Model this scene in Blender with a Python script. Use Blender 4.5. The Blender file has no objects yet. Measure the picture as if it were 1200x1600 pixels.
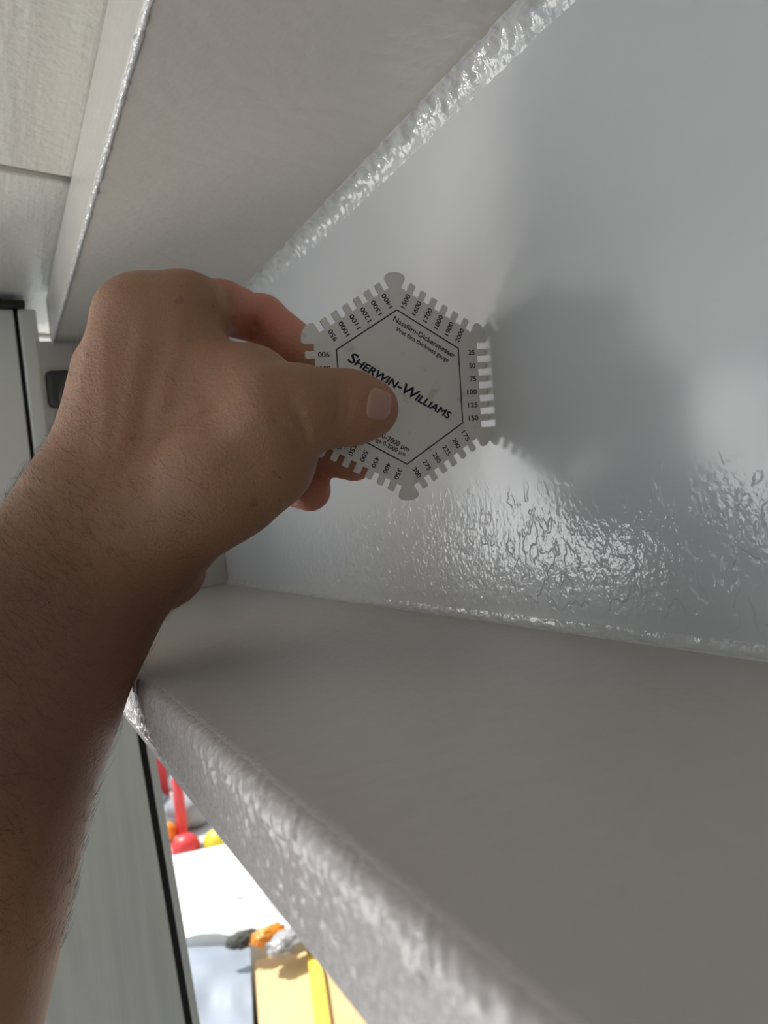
import bpy, bmesh, math, random
import numpy as np
from mathutils import Vector, Matrix, noise
random.seed(7); rng = np.random.default_rng(7)
S = bpy.context.scene; COL = S.collection

# ------------------------------------------------------------------ camera, sky, sun, exposure
F = 1150.0                                   # focal length in pixels of the 1200x1600 frame
RHO = math.radians(6.0)
dv = np.array([-610, -60, -F]); dv = dv/np.linalg.norm(dv)      # the beam's axis seen from the camera
e1 = np.cross(dv, [0, 1, 0]); e1 /= np.linalg.norm(e1); e2 = np.cross(e1, dv)
AX = e1*math.cos(RHO)+e2*math.sin(RHO); AZ = -e1*math.sin(RHO)+e2*math.cos(RHO)
A = np.array([AX, dv, AZ])                   # camera axes -> world axes
CAMZ = 1.5
CAM = np.array([0, 0, CAMZ])
cd = bpy.data.cameras.new('camera'); cam = bpy.data.objects.new('camera', cd); COL.objects.link(cam)
cd.sensor_fit = 'VERTICAL'; cd.sensor_height = 36; cd.lens = 36*F/1600
cd.clip_start = .01; cd.clip_end = 100
m = Matrix([list(A[0]), list(A[1]), list(A[2])]).to_4x4(); m.translation = Vector(CAM); cam.matrix_world = m
cd.dof.use_dof = True; cd.dof.focus_distance = .238; cd.dof.aperture_fstop = 19
S.camera = cam
S.view_settings.view_transform = 'Standard'; S.view_settings.look = 'None'
S.view_settings.gamma = 1; S.view_settings.use_curve_mapping = False
S.view_settings.exposure = -0.48
S.cycles.max_bounces = 8; S.cycles.use_denoising = True

w = bpy.data.worlds.new('sky'); S.world = w; w.use_nodes = True
bg = w.node_tree.nodes['Background']; bg.inputs[0].default_value = (.68, .83, 1.0, 1); bg.inputs[1].default_value = 1.65
sl = bpy.data.lights.new('sun', 'SUN'); sl.energy = 7.5; sl.angle = .03; sl.color = (1, .95, .87)
so = bpy.data.objects.new('sun', sl); COL.objects.link(so)
so.rotation_euler = Vector((-.25, .55, 1)).to_track_quat('Z', 'Y').to_euler()

ll = bpy.data.lights.new('added_glint_panel', 'AREA'); ll.shape = 'RECTANGLE'; ll.size = 1.2; ll.size_y = 1.3; ll.energy = 37; ll.color = (1, .97, .92)  # added lamp out of view, gives the wet coating its glints
lo_ = bpy.data.objects.new('added_glint_panel', ll); COL.objects.link(lo_); lo_.location = (-1.9, 2.1, 1.22)
lo_.rotation_euler = Vector((-2.05, 1.95, -.2)).to_track_quat('Z', 'Y').to_euler()

l2 = bpy.data.lights.new('added_rim_light', 'AREA'); l2.shape = 'RECTANGLE'; l2.size = .24; l2.size_y = .24; l2.energy = 17; l2.color = (1, .95, .92)  # second added lamp out of view, brightens the lower flange rim
lw = bpy.data.objects.new('added_rim_light', l2); COL.objects.link(lw); lw.location = (-.85, 1.75, .75)
lw.rotation_euler = Vector((-.9, 1.5, -.7)).to_track_quat('Z', 'Y').to_euler()

# ------------------------------------------------------------------ helpers
def ray(px, py):
    r = np.array([(px-600)/F, -(py-800)/F, -1.0]); return A@r
def on_z(px, py, z):
    r = ray(px, py); return CAM+r*(z-CAMZ)/r[2]
def on_y(px, py, y):
    r = ray(px, py); return CAM+r*y/r[1]
def tag(o, label=None, cat=None, group=None, kind=None):
    if label: o['label'] = label
    if cat: o['category'] = cat
    if group: o['group'] = group
    if kind: o['kind'] = kind
    return o
def empty(name, loc=(0, 0, 0)):
    o = bpy.data.objects.new(name, None); o.empty_display_size = .02; COL.objects.link(o); o.location = loc; return o
def link(name, me, mt, parent=None, smooth=True, keep=True):
    o = bpy.data.objects.new(name, me); COL.objects.link(o)
    if mt: me.materials.append(mt)
    if smooth:
        for p in me.polygons: p.use_smooth = True
    if parent:
        o.parent = parent
        if keep: o.matrix_parent_inverse = Matrix.Translation(-Vector(parent.location))
    return o
def mesh(name, v, f):
    me = bpy.data.meshes.new(name); me.from_pydata([tuple(map(float, p)) for p in v], [], [tuple(map(int, q)) for q in f]); me.update(); return me
def bm_mesh(name, bm):
    me = bpy.data.meshes.new(name); bm.to_mesh(me); bm.free(); return me
def box(name, lo, hi, mt, parent=None, bev=0.0, seg=2):
    bm = bmesh.new(); bmesh.ops.create_cube(bm, size=1)
    for v in bm.verts:
        v.co = Vector([lo[i]+(v.co[i]+.5)*(hi[i]-lo[i]) for i in range(3)])
    if bev: bmesh.ops.bevel(bm, geom=bm.edges[:], offset=bev, segments=seg, profile=.5, affect='EDGES')
    return link(name, bm_mesh(name, bm), mt, parent, smooth=False)
def slab(name, quad, z0, z1, mt, parent=None, bev=.002):
    bm = bmesh.new()
    a = [bm.verts.new((p[0], p[1], z0)) for p in quad]; b = [bm.verts.new((p[0], p[1], z1)) for p in quad]
    n = len(quad); bm.faces.new(a[::-1]); bm.faces.new(b)
    for i in range(n): bm.faces.new((a[i], a[(i+1) % n], b[(i+1) % n], b[i]))
    bmesh.ops.recalc_face_normals(bm, faces=bm.faces[:])
    if bev: bmesh.ops.bevel(bm, geom=bm.edges[:], offset=bev, segments=2, profile=.5, affect='EDGES')
    return link(name, bm_mesh(name, bm), mt, parent, smooth=False)

class NT:
    def __init__(s, name):
        s.m = bpy.data.materials.new(name); s.m.use_nodes = True; s.t = s.m.node_tree; s.n = s.t.nodes
        s.b = s.n['Principled BSDF']; s.out = s.n['Material Output']
        s.co = s.n.new('ShaderNodeTexCoord').outputs['Object']
    def L(s, a, b): s.t.links.new(a, b)
    def mapc(s, scale=(1, 1, 1), loc=(0, 0, 0), rot=(0, 0, 0), src=None):
        q = s.n.new('ShaderNodeMapping'); q.inputs['Scale'].default_value = scale; q.inputs['Location'].default_value = loc
        q.inputs['Rotation'].default_value = rot; s.L(src or s.co, q.inputs[0]); return q.outputs[0]
    def noise(s, vec, scale, detail=3, rough=.5, dist=0):
        q = s.n.new('ShaderNodeTexNoise'); q.inputs['Scale'].default_value = scale; q.inputs['Detail'].default_value = detail
        q.inputs['Roughness'].default_value = rough; q.inputs['Distortion'].default_value = dist; s.L(vec, q.inputs['Vector']); return q.outputs['Fac']
    def rng(s, v, a, b, c=0, d=1, smooth=True):
        q = s.n.new('ShaderNodeMapRange'); q.inputs[1].default_value = a; q.inputs[2].default_value = b
        q.inputs[3].default_value = c; q.inputs[4].default_value = d
        if smooth: q.interpolation_type = 'SMOOTHSTEP'
        s.L(v, q.inputs[0]); return q.outputs[0]
    def math(s, op, a, b=None):
        q = s.n.new('ShaderNodeMath'); q.operation = op
        for i, x in enumerate((a, b)):
            if x is None: continue
            if isinstance(x, (int, float)): q.inputs[i].default_value = x
            else: s.L(x, q.inputs[i])
        return q.outputs[0]
    def mix(s, f, a, b):
        q = s.n.new('ShaderNodeMix'); q.data_type = 'RGBA'
        for i, x in ((0, f), (6, a), (7, b)):
            if isinstance(x, (int, float)): q.inputs[i].default_value = x
            elif isinstance(x, tuple): q.inputs[i].default_value = x+(1,)
            else: s.L(x, q.inputs[i])
        return q.outputs[2]
    def sep(s, v):
        q = s.n.new('ShaderNodeSeparateXYZ'); s.L(v, q.inputs[0]); return q.outputs
    def bump(s, h, strength=1, dist=.001):
        q = s.n.new('ShaderNodeBump'); q.inputs['Strength'].default_value = strength; q.inputs['Distance'].default_value = dist
        s.L(h, q.inputs['Height']); s.L(q.outputs[0], s.b.inputs['Normal']); return q
    def set(s, **k):
        for a, v in k.items():
            i = s.b.inputs[a.replace('_', ' ')]
            if isinstance(v, (int, float)): i.default_value = v
            elif isinstance(v, tuple): i.default_value = v+(1,) if len(v) == 3 and i.type == 'RGBA' else v
            else: s.L(v, i)
def plain(name, col, rough=.5, metal=0, amt=.12, sc=40, bump=0):
    t = NT(name); n = t.noise(t.co, sc, 4)
    t.set(Base_Color=t.mix(n, tuple(c*(1-amt) for c in col), tuple(min(1, c*(1+amt)) for c in col)), Roughness=rough, Metallic=metal)
    if bump: t.bump(n, 1, bump)
    return t.m

# wet coating of the web: orange peel everywhere, heavy sags low down
def mat_web():
    t = NT('wet_coating_web'); xyz = t.sep(t.co)
    peel = t.noise(t.co, 60, 2); broad = t.noise(t.mapc((1, .5, 1)), 14, 2)
    # sags: flat-topped islands in a band above the bottom flange
    v = t.mapc((1, .75, .55)); ny = t.rng(xyz[1], .15, .31); inv = t.math('SUBTRACT', 1.0, ny)
    n1 = t.math('ADD', t.math('MULTIPLY', t.noise(v, 400, 2, .45, .4), ny), t.math('MULTIPLY', t.noise(v, 190, 2, .5, .3), inv))
    n1 = t.math('SUBTRACT', n1, t.rng(xyz[2], ZB+.015, ZB+.055, 0, .09)); fine = t.noise(t.mapc((1, .8, .8)), 520, 2, .5)
    isl = t.rng(n1, .46, .53)
    lo = t.rng(xyz[2], ZB+.004, ZB+.010); hi = t.rng(xyz[2], ZB+.058, ZB+.030)
    far = t.rng(xyz[1], .50, .42); band = t.math('MULTIPLY', t.math('MULTIPLY', lo, hi), far)
    h = t.math('ADD', t.math('MULTIPLY', isl, .6), t.math('MULTIPLY', fine, .6))
    h = t.math('MULTIPLY', h, band)
    h = t.math('ADD', t.math('MULTIPLY', h, .22), t.math('MULTIPLY', peel, .045))
    h = t.math('ADD', h, t.math('MULTIPLY', broad, .35))
    t.bump(h, 1, .0016)
    n = t.noise(t.co, 9, 3)
    t.set(Base_Color=t.mix(n, (.47, .475, .475), (.53, .53, .525)), Roughness=t.math('SUBTRACT', t.rng(n, .3, .7, .17, .21), t.math('MULTIPLY', band, .10)), IOR=1.5)
    return t.m
def mat_flange(name='flange_coating', rough=.32, c=(.475, .45, .41)):
    t = NT(name); n = t.noise(t.co, 8, 3)
    pe = t.noise(t.mapc((1, 1, 1)), 120, 2); st = t.noise(t.mapc((.25, 1, 1), rot=(0, 0, .5)), 260, 3); g = t.noise(t.co, 900, 2)
    mk = t.rng(n, .42, .62)
    h = t.math('ADD', t.math('MULTIPLY', pe, .5), t.math('MULTIPLY', t.math('MULTIPLY', st, mk), .35))
    h = t.math('ADD', h, t.math('MULTIPLY', g, .06)); t.bump(h, 1, .0007)
    t.set(Base_Color=t.mix(n, tuple(x*.95 for x in c), tuple(x*1.05 for x in c)), Roughness=rough)
    return t.m
def mat_rim():
    t = NT('rim_coating'); v = t.mapc((1, 1, .30)); a = t.noise(v, 330, 2, .5, .5)
    xyz = t.sep(t.co); f = t.noise(t.co, 700, 3, .6); up = t.rng(xyz[2], ZB-.014, ZB-.004)
    h = t.math('ADD', t.math('MULTIPLY', t.rng(a, .35, .65), up), t.math('MULTIPLY', f, .9))
    t.bump(f, 1, .0003)
    n = t.noise(t.co, 30, 3); t.set(Base_Color=t.mix(n, (.52, .47, .455), (.58, .53, .51)), Roughness=.13)
    return t.m
def mat_bead():
    t = NT('weld_coating'); n = t.noise(t.co, 300, 2); t.bump(n, 1, .0006)
    t.set(Base_Color=(.50, .50, .495), Roughness=.08); return t.m
def mat_steel():
    t = NT('stainless_steel'); a = t.noise(t.mapc((1, 14, 1)), 900, 3); b = t.noise(t.co, 120, 4, .6)
    sm = t.rng(b, .56, .70)
    t.set(Base_Color=t.mix(sm, (.74, .72, .67), (.60, .59, .55)), Metallic=.3, Roughness=t.rng(a, .3, .7, .36, .48))
    t.bump(a, .35, .00004); return t.m

# ------------------------------------------------------------------ dimensions of the beam (x: toward web, y: along, z: up)
U = .167; XW = U
ZT = CAMZ+.90*U; ZTO = ZT+.205*U; XT = .324*U
ZB = CAMZ-.294*U; ZBO = ZB-.150*U; XB = .228*U
Y0, Y1 = -.35, .60

# ------------------------------------------------------------------ setting
concrete = plain('concrete', (.50, .50, .47), .8, 0, .15, 6, .002)
pale_floor = plain('pale_floor_sheet', (.62, .63, .62), .7, 0, .08, 5)
fl = box('floor', (-6, -4, -.12), (6, 12, 0), pale_floor); tag(fl, kind='structure')
wb = box('shade_wall_back', (-3, -1.3, 0), (3, -1.1, 3.2), plain('dim_wall', (.22, .20, .18), .8)); tag(wb, kind='structure')  # unseen, added dark so surfaces facing the camera stay dim
cg = box('shade_ceiling', (-3, -1.3, 2.5), (3, 2.2, 2.6), plain('ceiling_paint', (.30, .29, .27), .8)); tag(cg, kind='structure')  # unseen, added so sky light enters only from ahead and left
wr = box('wall_right', (2.2, -1.1, 0), (2.35, 6.0, 3.2), plain('side_wall', (.35, .35, .34), .8)); tag(wr, kind='structure')

plank_mat = NT('painted_plank')
_t = plank_mat; _a = _t.noise(_t.mapc((2.2, .14, 1)), 40, 3); _b = _t.noise(_t.co, 260, 3)
_t.bump(_t.math('ADD', _a, _t.math('MULTIPLY', _b, .35)), 1, .0016)
_t.set(Base_Color=_t.mix(_a, (.55, .535, .49), (.62, .605, .555)), Roughness=.34)
plank_mat = _t.m

# ------------------------------------------------------------------ beam
beam = empty('steel_beam', (XW, Y0, ZB))
tag(beam, 'grey steel beam with glossy wet coating, seen from inside its channel', 'beam')
def profile_sweep(name, pts, mt, ys, parent, disp=None, closed=True, caps=True):
    n = len(pts); v = []; f = []
    for i, y in enumerate(ys):
        for j, (x, z) in enumerate(pts):
            q = (x, y, z)
            if disp: q = disp(q, j)
            v.append(q)
    m = n if closed else n-1
    for i in range(len(ys)-1):
        for j in range(m):
            a, b = i*n+j, i*n+(j+1) % n; f.append((a, b, b+n, a+n))
    if caps: f += [tuple(range(n))[::-1], tuple(range((len(ys)-1)*n, len(ys)*n))]
    me = mesh(name, v, f); bm = bmesh.new(); bm.from_mesh(me); bmesh.ops.recalc_face_normals(bm, faces=bm.faces[:]); bm.to_mesh(me); bm.free()
    return link(name, me, mt, parent)
def round_rect(x0, x1, z0, z1, r, seg=6):
    P = []
    for cx, cz, a0 in ((x1-r, z1-r, 0), (x0+r, z1-r, 90), (x0+r, z0+r, 180), (x1-r, z0+r, 270)):
        for k in range(seg+1):
            a = math.radians(a0+90*k/seg); P.append((cx+r*math.cos(a), cz+r*math.sin(a)))
    return P
web = box('web', (XW, Y0, ZB-.004), (XW+.014, Y1, ZT+.004), mat_web(), beam)
flm = mat_flange('flange_coating'); rimm = mat_rim()
ys = list(np.arange(Y0, Y1+.001, .025))
def flange(z0, z1, x0, r):
    o = profile_sweep('flange', round_rect(x0, XW*2+.014-x0, z0, z1, r), flm, ys, beam)
    return o
tf = flange(ZT, ZTO, XT, .0022); bf = flange(ZBO, ZB, XB, .005)
for o in (tf, bf):
    md = o.modifiers.new('wn', 'WEIGHTED_NORMAL'); md.keep_sharp = False
bf.data.materials.append(rimm)
for p in bf.data.polygons:
    c = p.center
    if c.x < XB+.0049: p.material_index = 1
def rim_relief():
    ys_ = np.arange(-.02, Y1-.002, .00055); r = .005; h0 = ZBO+.005; prof = []
    for z_ in np.arange(h0, ZB-r, .0006): prof.append((XB, z_, -1., 0.))
    for a in np.linspace(0, 78, 12): a = math.radians(a); prof.append((XB+r-r*math.cos(a), ZB-r+r*math.sin(a), -math.cos(a), math.sin(a)))
    n = len(prof); v = []; f = []; L = (ZB-h0)
    for y in ys_:
        for k, (x, z_, nx, nz) in enumerate(prof):
            u = k/(n-1); q = k*.0006
            st = noise.noise(Vector((y*430+3*math.sin(q*160), q*95, 2.)))      # runs across the edge
            gr = .7*noise.noise(Vector((y*620, q*560, 5.)))+.5*noise.noise(Vector((y*1150, q*1100, 9.)))
            w_ = min(1, max(0, (u-.35)/.3)); e = min(1, k/3, (n-1-k)/4)
            d = .00045+e*(w_*.00060*st+(.00062-.00030*w_)*gr)-(1-e)*.00060
            v.append((x+nx*d, y, z_+nz*d))
    for i in range(len(ys_)-1):
        for k in range(n-1): a = i*n+k; f.append((a, a+n, a+n+1, a+1))
    return link('coating_layer', mesh('coating_layer', v, f), rimm, beam)
rim_relief()['label'] = 'pebbled glossy coating with fine runs on the flange edge'
# thin bead of wet coating along the left edge of the top flange
def wob(q, s=1.0, amp=.0008, seed=0.):
    n = noise.noise(Vector((q[0]*160*s+seed, q[1]*130*s, q[2]*160*s)))+.5*noise.noise(Vector((q[0]*400*s, q[1]*330*s+seed, q[2]*400*s)))
    return n*amp
def bead(name, cx, cz, r0, y0, y1, amp, seed, step=.0012, n=10):
    P = [(math.cos(2*math.pi*k/n), math.sin(2*math.pi*k/n)) for k in range(n)]
    v = []; f = []; Y = np.arange(y0, y1, step)
    for i, y in enumerate(Y):
        rr = r0*(1+.5*noise.noise(Vector((seed, y*120, 0))))
        for a, b in P:
            q = (cx+a*rr, y, cz+b*rr); d = 1+amp*(noise.noise(Vector((q[0]*500, y*420, q[2]*500)))) 
            v.append((cx+a*rr*d, y, cz+b*rr*d))
    for i in range(len(Y)-1):
        for j in range(n): a, b = i*n+j, i*n+(j+1) % n; f.append((a, b, b+n, a+n))
    return link(name, mesh(name, v, f), beadm, beam)
beadm = mat_bead()
b1 = bead('coating_run', XT+.0012, ZT+.0002, .0011, -.1, Y1, .5, 3.1); b1['label'] = 'beaded bright run of coating along the flange edge'
# fillet welds
def fillet(name, xw, zf, lx, lz, sgn, y0, y1, amp, seed, step=.001, n=14):
    # concave run of weld and coating, tangent to web and flange
    v = []; f = []; Y = np.arange(y0, y1, step)
    for y in Y:
        for k in range(n+1):
            a = math.pi/2*k/n                       # 0 at the web, 90 at the flange
            x = xw-lx*(1-math.cos(a)); z = zf-sgn*lz*(1-math.sin(a))
            nx, nz = -math.cos(a)/lx, -sgn*math.sin(a)/lz; L = math.hypot(nx, nz); nx /= L; nz /= L
            e = math.sin(2*a)**.7 if 0 < k < n else 0
            t = k/n
            nn = noise.noise(Vector((t*2.6+seed, y*190+1.5*t, seed)))+.55*noise.noise(Vector((t*6, y*420, seed+4)))+.5*noise.noise(Vector((t*2, y*60, seed+9)))
            d = e*amp*nn-(.0004 if k in (0, n) else -.0001)
            v.append((x+nx*d, y, z+nz*d))
    for i in range(len(Y)-1):
        for j in range(n): a = i*(n+1)+j; f.append((a, a+1, a+n+2, a+n+1))
    return link(name, mesh(name, v, f), beadm, beam)
fillet('weld', XW, ZT, .0085, .0098, 1, -.1, Y1, .0011, 1.7)
fillet('weld', XW, ZB, .0030, .0042, -1, -.1, Y1, .0006, 8.3, .0009, 12)

# end plate closing the channel; a dark block stands in for its shaded hole
endp = box('end_plate', (.043, Y1-.001, ZB-.001), (XW, Y1+.01, ZT+.001), flm, beam, .001)

# ------------------------------------------------------------------ planks laid across the beam
E1a, E1b = on_z(0, 268, ZTO), on_z(112, 288, ZTO)
E2a, E2b = on_z(0, 522, ZTO), on_z(62, 528, ZTO)
def edge(a, b, off=0):
    d = (b-a)[:2]; d = d/np.linalg.norm(d); n = np.array([-d[1], d[0]])
    c = a[:2]+n*off; tl = (-.75-c[0])/d[0]; tr = (.42-c[0])/d[0]
    return c+d*tl, c+d*tr
G = 'grey painted boards laid across the beam'
a0, a1 = edge(E1a, E1b, -.005); b0, b1_ = edge(E1a, E1b, .006)
c0, c1 = edge(E2a, E2b, -.003)
z = ZTO+.0005
p1 = slab('plank', [(-.75, -.9), (.42, -.9), a1, a0], z, z+.045, plank_mat)
tag(p1, 'grey painted board with streaked glossy sagging coating, nearest across the beam top', 'board', G)
p2 = slab('plank', [b0, b1_, c1, c0], z+.003, z+.048, plank_mat)
tag(p2, 'smooth grey painted board between the two dark gaps, across the beam top', 'board', G)

deck = box('gap_shade_deck', (-.80, -.95, z+.052), (.45, 1.1, z+.075), plain('deck_grey', (.12, .12, .115), .8)); tag(deck, 'dark deck added above the boards to keep light out of their gaps', None, None, 'structure')  # unseen slab added to block light falling through the board gaps
d0, d1 = edge(E2a, E2b, .006)
p3 = slab('plank', [d0, d1, (.42, 1.05), (-.75, 1.05)], z+.002, z+.047, plank_mat)  # added to hide the bright background and darken the gap
tag(p3, 'grey painted board added to keep the second gap dark, farthest across the beam top', 'board', G)
cope = box('hole_shade_block', (.047, Y1-.006, ZT-.050), (.066, Y1-.0005, ZT-.022), plain('hole_shade', (.05, .05, .05), .7), beam, .004)  # dark block imitating the shade of an opening
cope['label'] = 'small dark block standing for a shaded hole at the far end of the flange'
# ------------------------------------------------------------------ column at the beam's end, panel below
colm = plain('column_paint', (.74, .75, .72), .35, 0, .05, 12, .0004)
black = plain('black_rubber', (.012, .012, .012), .6)
cl = empty('steel_column', (-.05, Y1+.03, ZTO-.6)); tag(cl, 'pale grey column with a narrow vertical joint at the far end of the beam', 'column')
xj = on_y(45, 650, .6)[0]
box('column_face', (-.08, Y1+.012, ZBO-.05), (xj-.0015, Y1+.10, ZTO-.006), colm, cl, .001)
box('edge_strip', (xj+.0015, Y1+.010, ZBO-.05), (on_y(74, 620, .6)[0], Y1+.10, ZTO-.006), colm, cl, .0015)
box('joint_seal', (xj-.003, Y1+.02, ZBO-.05), (xj+.003, Y1+.09, ZTO-.007), black, cl)
box('top_gap_shade', (-.08, Y1+.004, ZTO-.0055), (.040, Y1+.09, ZTO-.001), black, cl, .001)  # black strip imitating the shade in the gap above the column

pn = empty('door_panel', (-.1, Y1+.10, 0)); tag(pn, 'grey upright panel with black gasket strip and pale edge, below the beam', 'panel')
grain = NT('panel_grain'); _a = grain.noise(grain.mapc((6, 6, .35)), 14, 4, .55); _b = grain.noise(grain.co, 22, 3)
grain.set(Base_Color=grain.mix(grain.rng(_a, .35, .65), (.68, .69, .64), (.78, .79, .74)), Roughness=.5); grain.bump(_b, 1, .0006)
def px_edge(p, q, y): return on_y(*p, y), on_y(*q, y)
YP = Y1+.02
gt, gb = on_y(215, 1150, YP), on_y(290, 1600, YP)
def slant(name, xl, xr, y0, y1, mt, parent):
    # a board whose right edge follows the lean of the gasket; xl/xr are offsets from it
    k = (gb[0]-gt[0])/(gb[2]-gt[2]); zt, zb_ = ZBO-.005, .02
    X = lambda zz: gt[0]+k*(zz-gt[2])
    v = [(X(zt)+xl, zt), (X(zt)+xr, zt), (X(zb_)+xr, zb_), (X(zb_)+xl, zb_)]
    P = [(x, yy, zz) for yy in (y0, y1) for x, zz in v]
    fcs = [(0, 1, 2, 3), (7, 6, 5, 4)]+[(i, i+4, (i+1) % 4+4, (i+1) % 4) for i in range(4)]
    me = mesh(name, P, fcs); bm = bmesh.new(); bm.from_mesh(me); bmesh.ops.recalc_face_normals(bm, faces=bm.faces[:])
    bmesh.ops.bevel(bm, geom=bm.edges[:], offset=.001, segments=2, profile=.5, affect='EDGES'); bm.to_mesh(me); bm.free()
    return link(name, me, mt, parent, smooth=False)
slant('board', -.17, 0, YP, YP+.05, grain.m, pn)
slant('gasket', .0002, .0055, YP+.004, YP+.04, black, pn)
o = slant('edge_trim', .0057, .0115, YP+.002, YP+.045, colm, pn); o['label'] = 'pale metal edge trim'

# ------------------------------------------------------------------ gauge
MG = np.array([[0.92225932, -0.06840527, 0.38047136], [0.09416953, 0.99432504, -0.04949561], [-0.37492644, 0.0814766, 0.92346723]])
TG = np.array([0.00634466, 0.04393214, -0.26009644])
RW = A@MG; LW = A@TG+CAM
gauge = empty('wet_film_gauge', LW)
M4 = Matrix([list(r) for r in RW]).to_4x4(); M4.translation = Vector(LW); gauge.matrix_world = M4
tag(gauge, 'hexagonal stainless steel thickness gauge with notched edges held against the wet web', 'gauge')
mm = .001
def outline():
    P = []
    for k in range(6):
        th = -60*k; c, s = math.cos(math.radians(th)), math.sin(math.radians(th))
        side = []                                      # (apothem, s) from upper end to lower
        step = 2.38; half = 6.5*step
        side.append((34.35, half))
        for i in range(13):
            y0 = half-i*step; y1 = y0-step
            if i % 2 == 0:
                side += [(31.2, y0), (31.2, y1)]
            else:
                dep = 34.5; side += [(dep-.25, y0), (dep, y0-.3), (dep, y1+.3), (dep-.25, y1)]
        side.append((34.35, -half))
        for a, t in side: P.append((a*c-t*s, a*s+t*c))
        va = math.radians(th-30)
        for dg, r in ((5.8, 38.4), (5.5, 38.85), (4.7, 39.35), (2.8, 39.9), (0, 40.1), (-2.8, 39.9), (-4.7, 39.35), (-5.5, 38.85), (-5.8, 38.4)):
            a = va+math.radians(dg); P.append((r*math.cos(a), r*math.sin(a)))
    return P
bm = bmesh.new(); vs = [bm.verts.new((x*mm, y*mm, 0)) for x, y in outline()]
fc = bm.faces.new(vs); ex = bmesh.ops.extrude_face_region(bm, geom=[fc])
for v in ex['geom']:
    if isinstance(v, bmesh.types.BMVert): v.co.z -= .0008
bmesh.ops.recalc_face_normals(bm, faces=bm.faces[:])
link('plate', bm_mesh('plate', bm), mat_steel(), gauge, smooth=False, keep=False)
ink = plain('black_ink', (.012, .013, .018), .45); navy = plain('navy_ink', (.008, .012, .045), .4)
bm = bmesh.new(); q = []
for r in (26.75, 27.3):
    q.append([bm.verts.new((r*mm*math.cos(math.radians(30+60*k)), r*mm*math.sin(math.radians(30+60*k)), .00003)) for k in range(6)])
for k in range(6): bm.faces.new((q[0][k], q[1][k], q[1][(k+1) % 6], q[0][(k+1) % 6]))
link('printed_frame', bm_mesh('printed_frame', bm), ink, gauge, smooth=False, keep=False)
def text_mesh(name, body, size, bold=0., shear=0., sx=1., sizes=None, space=1.):
    c = bpy.data.curves.new(name, 'FONT'); c.body = body; c.size = size; c.shear = shear; c.space_character = space
    c.resolution_u = 5; c.extrude = 0
    if sizes:
        c.small_caps_scale = sizes
        for i, ch in enumerate(body):
            if ch.islower(): c.body_format[i].use_small_caps = True
    t = bpy.data.objects.new(name, c); COL.objects.link(t)
    me = bpy.data.meshes.new_from_object(t.evaluated_get(bpy.context.evaluated_depsgraph_get()))
    bpy.data.objects.remove(t); bpy.data.curves.remove(c)
    if bold:                                    # thicker strokes: the same glyphs shifted a hair in four directions
        bm = bmesh.new()
        for i, (dx, dy) in enumerate(((-bold, 0), (bold, 0), (0, bold), (0, -bold))):
            n0 = len(bm.verts); bm.from_mesh(me); bm.verts.ensure_lookup_table()
            for v in bm.verts[n0:]: v.co.x += dx; v.co.y += dy
        bm.to_mesh(me); bm.free()
    return me
def place_text(name, me, mt, x0, x1, yb, h, ang, align=None):
    n = len(me.vertices); v = np.empty(n*3); me.vertices.foreach_get('co', v); v = v.reshape(-1, 3)
    lo, hi = v.min(0), v.max(0); sy = h; sx = (x1-x0)/(hi[0]-lo[0])
    v[:, 0] = (v[:, 0]-lo[0])*sx+x0; v[:, 1] = v[:, 1]*sy+yb
    c, s = math.cos(math.radians(ang)), math.sin(math.radians(ang))
    w_ = np.c_[v[:, 0]*c-v[:, 1]*s, v[:, 0]*s+v[:, 1]*c, np.full(n, .03)]*mm
    me.vertices.foreach_set('co', w_.ravel()); me.update()
    me.name = name
    return link(name, me, mt, gauge, smooth=False, keep=False)
CAP = .729/1.0
def txt(name, body, x0, x1, yb, cap, ang, mt=ink, **k):
    me = text_mesh(name, body, 1.0, **k); return place_text(name, me, mt, x0, x1, yb, cap/CAP, ang)
NUM = [(25, 50, 75, 100, 125, 150), (175, 200, 225, 250, 275, 300), (350, 400, 450, 500, 550, 600), (650, 700, 750, 800, 850, 900),
       (950, 1000, 1100, 1200, 1300, 1400), (1500, 1600, 1700, 1800, 1900, 2000)]
for k, row in enumerate(NUM):
    for i, nn in enumerate(row):
        s = str(nn); wd = {2: 2.65, 3: 4.05, 4: 5.35}[len(s)]
        yc = 6.5*2.39-2.39*(1.5+2*i); xr = 30.1 if len(s) < 4 else 30.5
        txt('scale_number', s, xr-wd, xr, yc-.85, 1.8, -60*k, bold=.022)
txt('wordmark', 'Sherwin-Williams', -22.1, 21.6, -1.45, 3.75, -30, navy, bold=.028, shear=.22, sizes=.74)
txt('trademark_dot', '®', 21.7, 22.4, -1.45, .7, -30, navy)
txt('caption', 'Nassfilm-Dickenmesser', -13.3, 13.7, 19.35, 1.95, -30, bold=.02)
txt('caption', 'Wet film thickness gauge', -11.0, 12.0, 16.75, 1.7, -30, bold=.018)
txt('caption', 'Messbereich 0-2000 µm', -13.2, 11.95, -19.35, 1.95, -30, bold=.02)
txt('caption', 'Measuring range 0-2000 µm', -12.8, 11.5, -21.45, 1.6, -30, bold=.022)

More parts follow.
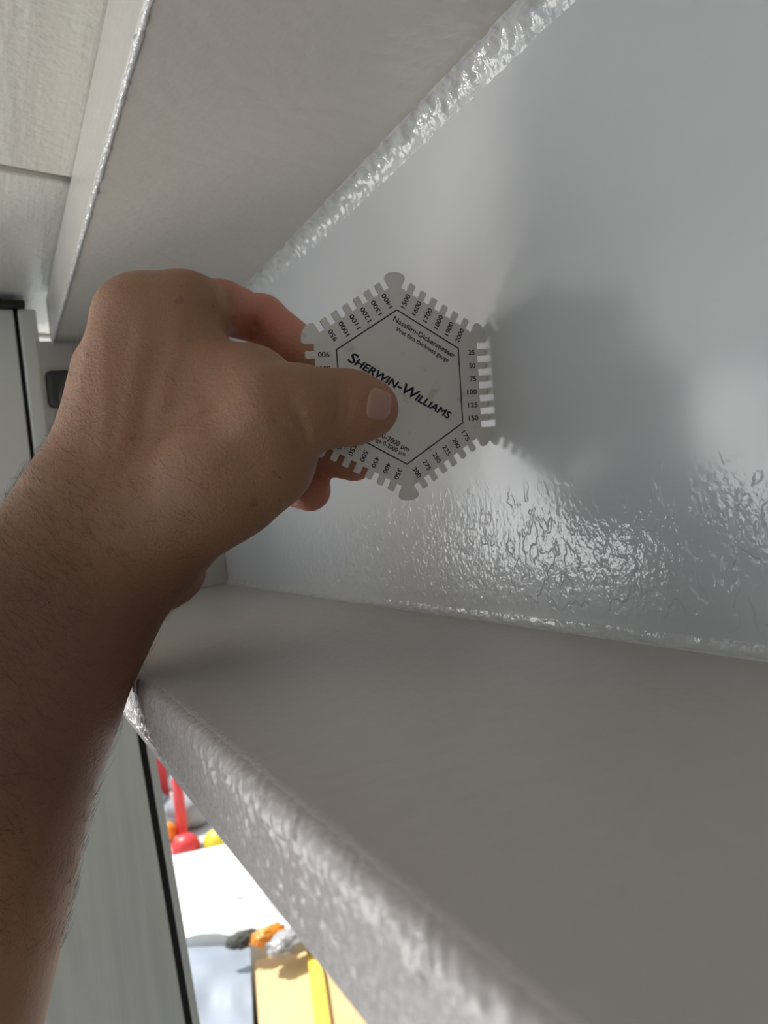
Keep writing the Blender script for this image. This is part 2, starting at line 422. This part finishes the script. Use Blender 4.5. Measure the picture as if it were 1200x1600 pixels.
# ------------------------------------------------------------------ hand and forearm: one blended surface (millimetres, camera-aligned axes)
def P(px, py, d): return np.array([(px-600)/F*d, -(py-800)/F*d, -d])
HAND = dict(
 body=[  # (a, ra, b, rb)
  (P(150,760,262),20, P(235,845,256),21),
  (P(205,800,256),21, P(292,487,258),13.5),
  (P(180,790,258),19, P(230,490,258),13.5),
  (P(165,770,262),18, P(203,492,264),12.7),
  (P(158,760,264),17, P(160,580,272),11),
  (P(250,690,262),17, P(285,560,262),15),
  (P(115,800,258),19, P(-130,1180,236),32), (P(150,810,255),22, P(-120,1230,232),34), (P(205,860,253),20, P(45,1130,240),25),
  (P(-130,1180,236),32, P(-330,1750,205),38), (P(-120,1230,232),34, P(-260,1750,200),36), (P(45,1130,240),25, P(-150,1780,205),30),
  (P(225,865,272),17, P(248,888,280),16.5)],
 thumb=[(P(255,810,250),19, P(345,742,244),20), (P(345,742,244),20, P(430,646,234),14.6), (P(300,800,248),16, P(420,722,242),14.0), (P(420,722,242),13.0, P(445,655,238),13),
  (P(430,646,234),14.6, P(474,637,234),11.2), (P(474,637,234),11.2, P(535,637,240.5),10.6), (P(535,637,240.5),10.5, P(558,638,242.8),9.7), (P(558,638,242.8),9.7, P(583,639,244.8),8.0),
  (P(310,640,252),16, P(395,600,243),12), (P(285,560,258),13,P(395,600,243),10)],
 index=[(P(292,487,260),13, P(345,480,275),9.8), (P(345,480,275),9.8, P(410,500,291),9.6), (P(410,500,291),9.6, P(472,548,277),8.6), (P(472,548,277),8.6, P(520,592,262.5),7.4)],
 middle=[(P(230,490,262),12, P(385,625,298),9.8), (P(385,625,298),9.8, P(470,695,284),9.2), (P(470,695,284),9.2, P(553,718,271),8.0)],
 ring=[(P(203,500,266),12, P(300,650,303),9.5), (P(300,650,303),9.5, P(400,740,290),8.8), (P(400,740,290),8.8, P(484,766,276),7.9)],
 pinky=[(P(168,592,274),10.5, P(215,740,302),8.8), (P(215,740,302),8.8, P(262,850,296),8), (P(262,850,296),8, P(280,893,284),9.5)],
)
def cone(p, a, ra, b, rb):
    ab = b-a; t = np.clip((p-a)@ab/(ab@ab), 0, 1); return np.sqrt((((p-a)-t[:, None]*ab)**2).sum(1))-(ra+(rb-ra)*t)
def smin(a, b, k):
    h = np.clip(.5+.5*(b-a)/k, 0, 1); return b+(a-b)*h-k*h*(1-h)
def groove(p, a, b, r, depth, w_):
    d = cone(p, a, 0, b, 0); return depth*np.exp(-(d/w_)**2)
def grp(p, name, k):
    d = None
    for a, ra, b, rb in HAND[name]:
        c = cone(p, a, ra, b, rb); d = c if d is None else smin(d, c, k)
    return d
# creases: polylines just above the skin (px, py, depth), depth of groove, width
CRE = [([(516,588,236),(526,603,229),(530,630,227),(525,655,229)], .75, 1.2), ([(534,590,236),(543,608,230),(546,632,228),(541,655,230)], .6, 1.0),
       ([(505,590,236),(512,610,229),(514,630,227)], .35, .9),
       ([(446,632,218),(462,648,219),(474,668,222),(480,690,229)], .9, 1.5), ([(432,655,218),(455,672,220),(468,700,226)], .6, 1.2), ([(452,620,219),(470,640,220)], .5, 1.2),
       ([(345,445,268),(357,475,262),(352,520,258)], .9, 2.2), ([(398,452,283),(402,478,282),(400,510,280)], .9, 1.2),
       ([(318,450,254),(335,490,250),(345,530,246)], .7, 2.5), ([(305,455,250),(330,500,247),(338,530,246)], .4, 1.4)]
TEN = [([(285,500,244),(245,640,236),(205,760,234)], -.55, 3.2), ([(222,500,243),(200,640,237),(180,750,236)], -.5, 3.0), ([(172,530,250),(165,650,240),(160,740,238)], -.45, 3.0),
       ([(330,720,224),(400,650,220)], -.5, 3.5), ([(265,540,243),(225,640,236),(230,760,234)], .35, 4)]
def hand_sdf(p):
    d = smin(grp(p, 'body', 9), grp(p, 'thumb', 7), 7)
    for g in ('index', 'middle', 'ring', 'pinky'):
        d = smin(d, grp(p, g, 2.2), 4.0)
    near = np.abs(d) < 8
    if near.any():
        q = p[near]; dd = np.zeros(len(q))
        for pts, dep, w_ in CRE+TEN:
            pp = [P(*t) for t in pts]; m_ = None
            for a, b in zip(pp, pp[1:]):
                # distance measured mostly across the line of sight
                ab = b-a; t = np.clip((q-a)@ab/(ab@ab), 0, 1); r = (q-a)-t[:, None]*ab
                r[:, 2] *= .35
                c = np.sqrt((r**2).sum(1)); m_ = c if m_ is None else np.minimum(m_, c)
            dd += (1.35*dep if dep > 0 else dep)*np.exp(-(m_/w_)**2)
        d[near] += dd
    return d
def surface(fn, lo, hi, h, B=8):
    lo = np.array(lo, float); n = (np.ceil((np.array(hi)-lo)/h/B).astype(int))*B+1
    nb = (n-1)//B; g = np.stack(np.meshgrid(*[np.arange(k) for k in nb], indexing='ij'), -1).reshape(-1, 3)
    cen = lo+(g+.5)*B*h; dc = fn(cen)
    V = np.empty(n, np.float32); big = np.repeat(np.repeat(np.repeat(dc.reshape(nb), B, 0), B, 1), B, 2)
    V[:] = 50; V[:-1, :-1, :-1] = big
    act = g[np.abs(dc) < B*h*.87+6]
    l = np.stack(np.meshgrid(*[np.arange(B+1)]*3, indexing='ij'), -1).reshape(-1, 3)
    for s in range(0, len(act), 600):
        a = act[s:s+600]; idx = (a[:, None]*B+l[None]).reshape(-1, 3)
        val = fn(lo+idx*h); V[idx[:, 0], idx[:, 1], idx[:, 2]] = val
    ins = V < 0; c = [slice(None, -1), slice(1, None)]
    cnt = sum(ins[c[i], c[j], c[k]].astype(np.int8) for i in (0, 1) for j in (0, 1) for k in (0, 1))
    cells = np.argwhere((cnt > 0) & (cnt < 8)); ID = -np.ones(cnt.shape, np.int32); ID[tuple(cells.T)] = np.arange(len(cells))
    acc = np.zeros((len(cells), 3)); num = np.zeros(len(cells))
    for ax in range(3):
        for o1 in (0, 1):
            for o2 in (0, 1):
                o = np.zeros(3, int); oth = [i for i in range(3) if i != ax]; o[oth[0]] = o1; o[oth[1]] = o2
                p0 = cells+o; p1 = p0.copy(); p1[:, ax] += 1
                a = V[tuple(p0.T)]; b = V[tuple(p1.T)]; mk = (a < 0) != (b < 0)
                t = np.where(mk, a/np.where(a == b, 1, a-b), 0); q = p0.astype(float); q[:, ax] += t
                acc[mk] += q[mk]; num += mk
    verts = lo+acc/num[:, None]*h; faces = []
    for ax in range(3):
        u, v = (ax+1) % 3, (ax+2) % 3
        s0 = [slice(1, -1)]*3; s1 = [slice(1, -1)]*3; s0[ax] = slice(0, -1); s1[ax] = slice(1, None)
        a = ins[tuple(s0)]; b = ins[tuple(s1)]; e = np.argwhere(a != b); sg = a[tuple(e.T)]
        off = np.ones(3, int); off[ax] = 0; e = e+off; du = np.zeros(3, int); du[u] = 1; dw = np.zeros(3, int); dw[v] = 1
        Q = np.stack([ID[tuple((e-du-dw).T)], ID[tuple((e-dw).T)], ID[tuple(e.T)], ID[tuple((e-du).T)]], 1)
        Q[~sg] = Q[~sg][:, ::-1]; faces.append(Q)
    return verts, np.concatenate(faces)
HV, HF = surface(hand_sdf, (-240, -225, -330), (25, 112, -140), 1.05)
eps = .6
def grad(p):
    g = np.stack([hand_sdf(p+np.eye(3)[i]*eps)-hand_sdf(p-np.eye(3)[i]*eps) for i in range(3)], 1); return g/np.linalg.norm(g, axis=1, keepdims=True)
def to_world(p): return (p*mm)@A.T+CAM
def skin():
    t = NT('skin'); c = t.co; n = t.noise(c, 45, 4, .6); n2 = t.noise(c, 260, 3, .6); fr = t.noise(c, 170, 1); at = t.n.new('ShaderNodeAttribute'); at.attribute_name = 'pink'
    at2 = t.n.new('ShaderNodeAttribute'); at2.attribute_name = 'hairy'
    base = t.mix(n, (.30, .145, .078), (.365, .19, .108))
    base = t.mix(t.math('MULTIPLY', t.rng(n2, .52, .72), .22), base, (.44, .16, .11))
    base = t.mix(t.math('MULTIPLY', t.rng(fr, .74, .78), .5), base, (.17, .07, .04))
    base = t.mix(t.math('MULTIPLY', at.outputs['Fac'], .75), base, (.62, .22, .155))  # pinker palm skin, plus light through the fingers painted into the colour
    base = t.mix(t.math('MULTIPLY', at2.outputs['Fac'], .9), base, (.17, .075, .04))  # darker forearm: hair tint plus shade painted into the base colour
    h = t.math('ADD', t.noise(c, 900, 3, .6), t.noise(t.mapc((1, 1, 2)), 420, 3, .6)); t.bump(h, 1, .00035)
    t.set(Base_Color=base, Roughness=.52, Subsurface_Weight=.22, Subsurface_Radius=(1.0, .35, .2), Subsurface_Scale=.006)
    return t.m
skm = skin()
person = empty('person', to_world(P(185, 815, 255)[None])[0])
tag(person, "person's bare left hand and hairy forearm, thumb and fingers pinching the gauge", 'person')
me = mesh('hand_and_forearm', to_world(HV), HF)
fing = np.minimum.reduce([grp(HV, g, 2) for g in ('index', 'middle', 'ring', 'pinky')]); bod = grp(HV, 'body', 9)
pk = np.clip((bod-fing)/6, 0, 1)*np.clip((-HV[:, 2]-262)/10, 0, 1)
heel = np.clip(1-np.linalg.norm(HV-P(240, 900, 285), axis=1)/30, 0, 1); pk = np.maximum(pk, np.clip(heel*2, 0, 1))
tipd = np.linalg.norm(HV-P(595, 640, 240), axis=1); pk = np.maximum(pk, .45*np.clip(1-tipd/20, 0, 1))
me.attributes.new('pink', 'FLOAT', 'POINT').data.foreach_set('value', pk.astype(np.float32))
pxv = 600+HV[:, 0]/-HV[:, 2]*F; pyv = 800-HV[:, 1]/-HV[:, 2]*F
hair_shade = np.clip((pyv-.35*pxv-640)/260, 0, 1)*np.clip((1480-pyv)/260, 0, 1)
me.attributes.new('hairy', 'FLOAT', 'POINT').data.foreach_set('value', hair_shade.astype(np.float32))
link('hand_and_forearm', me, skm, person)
# thumb nail, laid on the skin
def cast(px, py, d0=200):
    dr = np.stack([(px-600)/F, -(py-800)/F, -np.ones_like(px)], 1); t = np.full(len(px), float(d0))
    for _ in range(60): t = t+hand_sdf(dr*t[:, None])*.7
    return dr*t[:, None]
nu, nv = 17, 15; uu, vv = np.meshgrid(np.linspace(-1, 1, nu), np.linspace(-1, 1, nv)); uu = uu.ravel(); vv = vv.ravel()
# superellipse patch, base at x=574, free edge at x=611
rr = np.maximum(np.abs(uu), np.abs(vv)); nrm = (np.abs(uu)**3.2+np.abs(vv)**3.2)**(1/3.2)+1e-9; sx_ = uu*rr/nrm; sy_ = vv*rr/nrm
ca, sa = math.cos(math.radians(9)), math.sin(math.radians(9))
X_ = sx_*20; Y_ = sy_*(25-3*sx_); npx = 593+X_*ca-Y_*sa*-1*-1; npy = 632+X_*sa+Y_*ca
NP = cast(npx, npy); NN = grad(NP); ht = .55*np.clip((1-rr)*5, 0, 1)**.5-.15+.25*np.clip(sx_, 0, 1)*(rr < .99)
NVt = NP+NN*ht[:, None]
nf = [(j*nu+i, (j+1)*nu+i, (j+1)*nu+i+1, j*nu+i+1) for j in range(nv-1) for i in range(nu-1)]
nm = plain('nail', (.46, .25, .195), .25, 0, .06, 200)
nl = link('thumb_nail', mesh('thumb_nail', to_world(NVt), nf), nm, person); nl['label'] = 'short pinkish thumb nail'
# arm hair: tapered curved strands rooted on the skin
m_ = (pyv > 500) & (pxv > -60) & (pyv < 1500) & (pyv-.9*(330-pxv) > 330) & (pxv < 330)
den = np.clip((pyv-.2*pxv-480)/300, .06, 1)*np.where(pxv < 150, 1, .35)
m_ &= rng.random(len(HV)) < den*.16
roots = HV[m_]; RN = grad(roots); hv = []; hf = []
# keep strands on the side that shows
kp = RN[:, 2] > -.35; roots = roots[kp]; RN = RN[kp]
for p_, n_ in zip(roots, RN):
    L_ = random.uniform(4, 9); tdir = np.array([-.75+random.gauss(0, .25), .55+random.gauss(0, .3), .05]); tdir -= n_*(tdir@n_); tdir /= np.linalg.norm(tdir)+1e-9
    side = np.cross(tdir, n_); b0_ = len(hv); lift = random.uniform(.25, .6); cv = random.gauss(0, .25)
    for k in range(5):
        s_ = k/4; c_ = p_+tdir*L_*s_*.9+n_*(L_*lift*s_*(1-.55*s_)-.2)+side*cv*L_*s_*s_; r_ = .048*(1-.8*s_)
        for q_ in range(3):
            a_ = 2.094*q_; hv.append(c_+side*r_*math.cos(a_)+n_*r_*math.sin(a_))
    for k in range(4):
        for q_ in range(3): a_ = b0_+k*3+q_; b_ = b0_+k*3+(q_+1) % 3; hf.append((a_, b_, b_+3, a_+3))
hr = link('arm_hair', mesh('arm_hair', to_world(np.array(hv)), hf), plain('hair', (.05, .028, .018), .5), person); hr['kind'] = 'stuff'

# ------------------------------------------------------------------ bright yard below
def fp(px, py, z=0.): return on_z(px, py, z)
def blob(name, c, r, mt, seed=0, amp=.12, sq=(1, 1, 1), sc=2.0, sub=4, crumple=0.):
    bm = bmesh.new(); bmesh.ops.create_icosphere(bm, subdivisions=sub, radius=1)
    for v in bm.verts:
        d = v.co.normalized(); k = 1+amp*noise.noise(d*sc+Vector((seed, 0, 0)))+crumple*abs(noise.noise(d*5+Vector((0, seed, 3))))
        v.co = Vector((d.x*k*r*sq[0], d.y*k*r*sq[1], d.z*k*r*sq[2]))+Vector(c)
    return link(name, bm_mesh(name, bm), mt)
def P_(name, col, rough=.4, **k): return plain(name, col, rough, **k)
red = P_('red_plastic', (.75, .05, .05)); orange = P_('orange_plastic', (.85, .30, .03)); yellow = P_('yellow_plastic', (.85, .65, .04))
clearp = P_('crumpled_film', (.36, .36, .37), .25, amt=.25, sc=12); white = P_('white_sheet', (.85, .86, .85), .5, amt=.04)
# heap of crumpled film
ordn = ['nearest', 'second', 'third', 'fourth', 'fifth', 'sixth', 'seventh', 'eighth']
for r_ in range(8):
    for c_ in range(5):
        y = 3.84+.24*r_; r = .108*(1+.12*random.uniform(-1, 1)); x = .47+.055*r_+.25*c_+.06*(r_ % 2)
        o = blob('film_bundle', (x, y, r*.62), r, clearp, r_*3.1+c_*1.7, .22, (.95, .95, .8), 2, 3, .22)
        tag(o, 'crumpled grey film bundle, %s row behind the white box, %s from the panel' % (ordn[r_], ordn[c_]), 'film bundle', 'crumpled film bundles in the heap')
def dome(name, px, py, r, h, mt, label, cat, up=.0):
    c = fp(px, py, h); bm = bmesh.new(); bmesh.ops.create_uvsphere(bm, u_segments=28, v_segments=14, radius=r)
    for v in bm.verts:
        v.co.z *= .8
        if v.co.z < -r*.25: v.co.z = -r*.25; 
        if v.co.z <= -r*.2: v.co.x *= 1.12; v.co.y *= 1.12
    o = link(name, bm_mesh(name, bm), mt); o.location = c; tag(o, label, cat); return o
dome('red_ball', 290, 1321, .066, .02, red, 'squashed red plastic ball at the near foot of the heap', 'ball')
dome('yellow_ball', 340, 1313, .066, .02, yellow, 'squashed yellow plastic ball right of the red ball', 'ball')
o = blob('orange_ball', fp(262, 1300, .05), .045, orange, 1, .04); tag(o, 'small orange ball lying in the heap just beyond the red ball', 'ball')
def bag(name, px, py, s, h, mt, label, cat, rot=0):
    c = fp(px, py, h); bm = bmesh.new(); bmesh.ops.create_cube(bm, size=1); bmesh.ops.subdivide_edges(bm, edges=bm.edges[:], cuts=6, use_grid_fill=True)
    for v in bm.verts:
        k = v.co.copy(); r = k.length; v.co = k*(1-.25*max(0, r-.5)); v.co += Vector(noise.noise_vector(k*3.3+Vector((px, 0, 0))))*.07
        v.co = Vector((v.co.x*s[0], v.co.y*s[1], v.co.z*s[2]))
    o = link(name, bm_mesh(name, bm), mt); o.location = c; o.rotation_euler.z = rot; tag(o, label, cat); return o
bag('red_pouch', 245, 1207, (.09, .08, .44), .21, red, 'red soft pouch behind the heap, near the panel edge', 'pouch', .2)
bag('red_strap', 281, 1262, (.04, .04, .30), .16, red, 'upright red plastic strip standing in the heap', 'strip', .3)
# white boards stack
def sheet_box(name, quad, z0, z1, mt, label, cat, bev=.01, amp=.0, cuts=1):
    bm = bmesh.new(); Q = [on_z(*p, z1) for p in quad]; N = 14
    top = {}; bot = {}
    for i in range(N+1):
        for j in range(N+1):
            u, v = i/N, j/N; p = (Q[0]*(1-u)+Q[1]*u)*(1-v)+(Q[3]*(1-u)+Q[2]*u)*v
            dz = amp*noise.noise(Vector((p[0]*5, p[1]*4, 1)))+.4*amp*noise.noise(Vector((p[0]*14, p[1]*9, 4)))
            top[i, j] = bm.verts.new((p[0], p[1], z1+dz)); bot[i, j] = bm.verts.new((p[0], p[1], z0))
    for i in range(N):
        for j in range(N):
            bm.faces.new((top[i, j], top[i+1, j], top[i+1, j+1], top[i, j+1])); bm.faces.new((bot[i, j+1], bot[i+1, j+1], bot[i+1, j], bot[i, j]))
    for i in range(N):
        for (a, b) in (((i, 0), (i+1, 0)), ((i+1, N), (i, N)), ((0, i+1), (0, i)), ((N, i), (N, i+1))):
            bm.faces.new((bot[a], bot[b], top[b], top[a]))
    bmesh.ops.recalc_face_normals(bm, faces=bm.faces[:])
    o = link(name, bm_mesh(name, bm), mt); tag(o, label, cat)
    md = o.modifiers.new('e', 'EDGE_SPLIT'); md.split_angle = .9
    return o
sheet_box('white_board', [(246, 1342), (560, 1275), (600, 1372), (258, 1416)], .02, .30, white, 'white board box whose top lies just below the heap', 'box')
sheet_box('white_cover', [(250, 1422), (600, 1378), (610, 1414), (262, 1470)], .02, .30, white, 'white sheet with a shallow fold in front of the white box', 'sheet', amp=.07)
sheet_box('grey_bag', [(264, 1486), (390, 1470), (398, 1680), (272, 1680)], .02, .28, P_('blue_grey_plastic', (.30, .34, .40), .4, sc=10), 'pale blue grey plastic bag beside the yellow cardboard', 'bag', amp=.04)
sheet_box('cardboard_box', [(398, 1500), (600, 1436), (660, 1590), (406, 1630)], .02, .28, P_('cardboard', (.72, .52, .26), .7, sc=8), 'flat tan cardboard box lying on the floor', 'cardboard', amp=.01)
sheet_box('yellow_tape', [(474, 1440), (494, 1436), (522, 1640), (496, 1640)], .296, .306, P_('yellow_tape', (.80, .55, .06), .5), 'yellow strip lying across the tan cardboard', 'strip', amp=.006)
for i, (x, y, r, mt, nmn, lb) in enumerate([(379, 1468, .029, P_('dark_rag', (.08, .08, .07), .8), 'dark_rag', 'dark crumpled rag behind the tan cardboard'),
        (420, 1462, .034, orange, 'orange_glove', 'crumpled orange glove behind the tan cardboard'), (458, 1470, .045, clearp, 'white_rag', 'pale crumpled rag at the top edge of the cardboard')]):
    o = blob(nmn, fp(x, y, .34), r, mt, i*5.3, .3, (1.4, .8, .6), 2.5, 4, .4); tag(o, lb, 'rag' if i != 1 else 'glove')
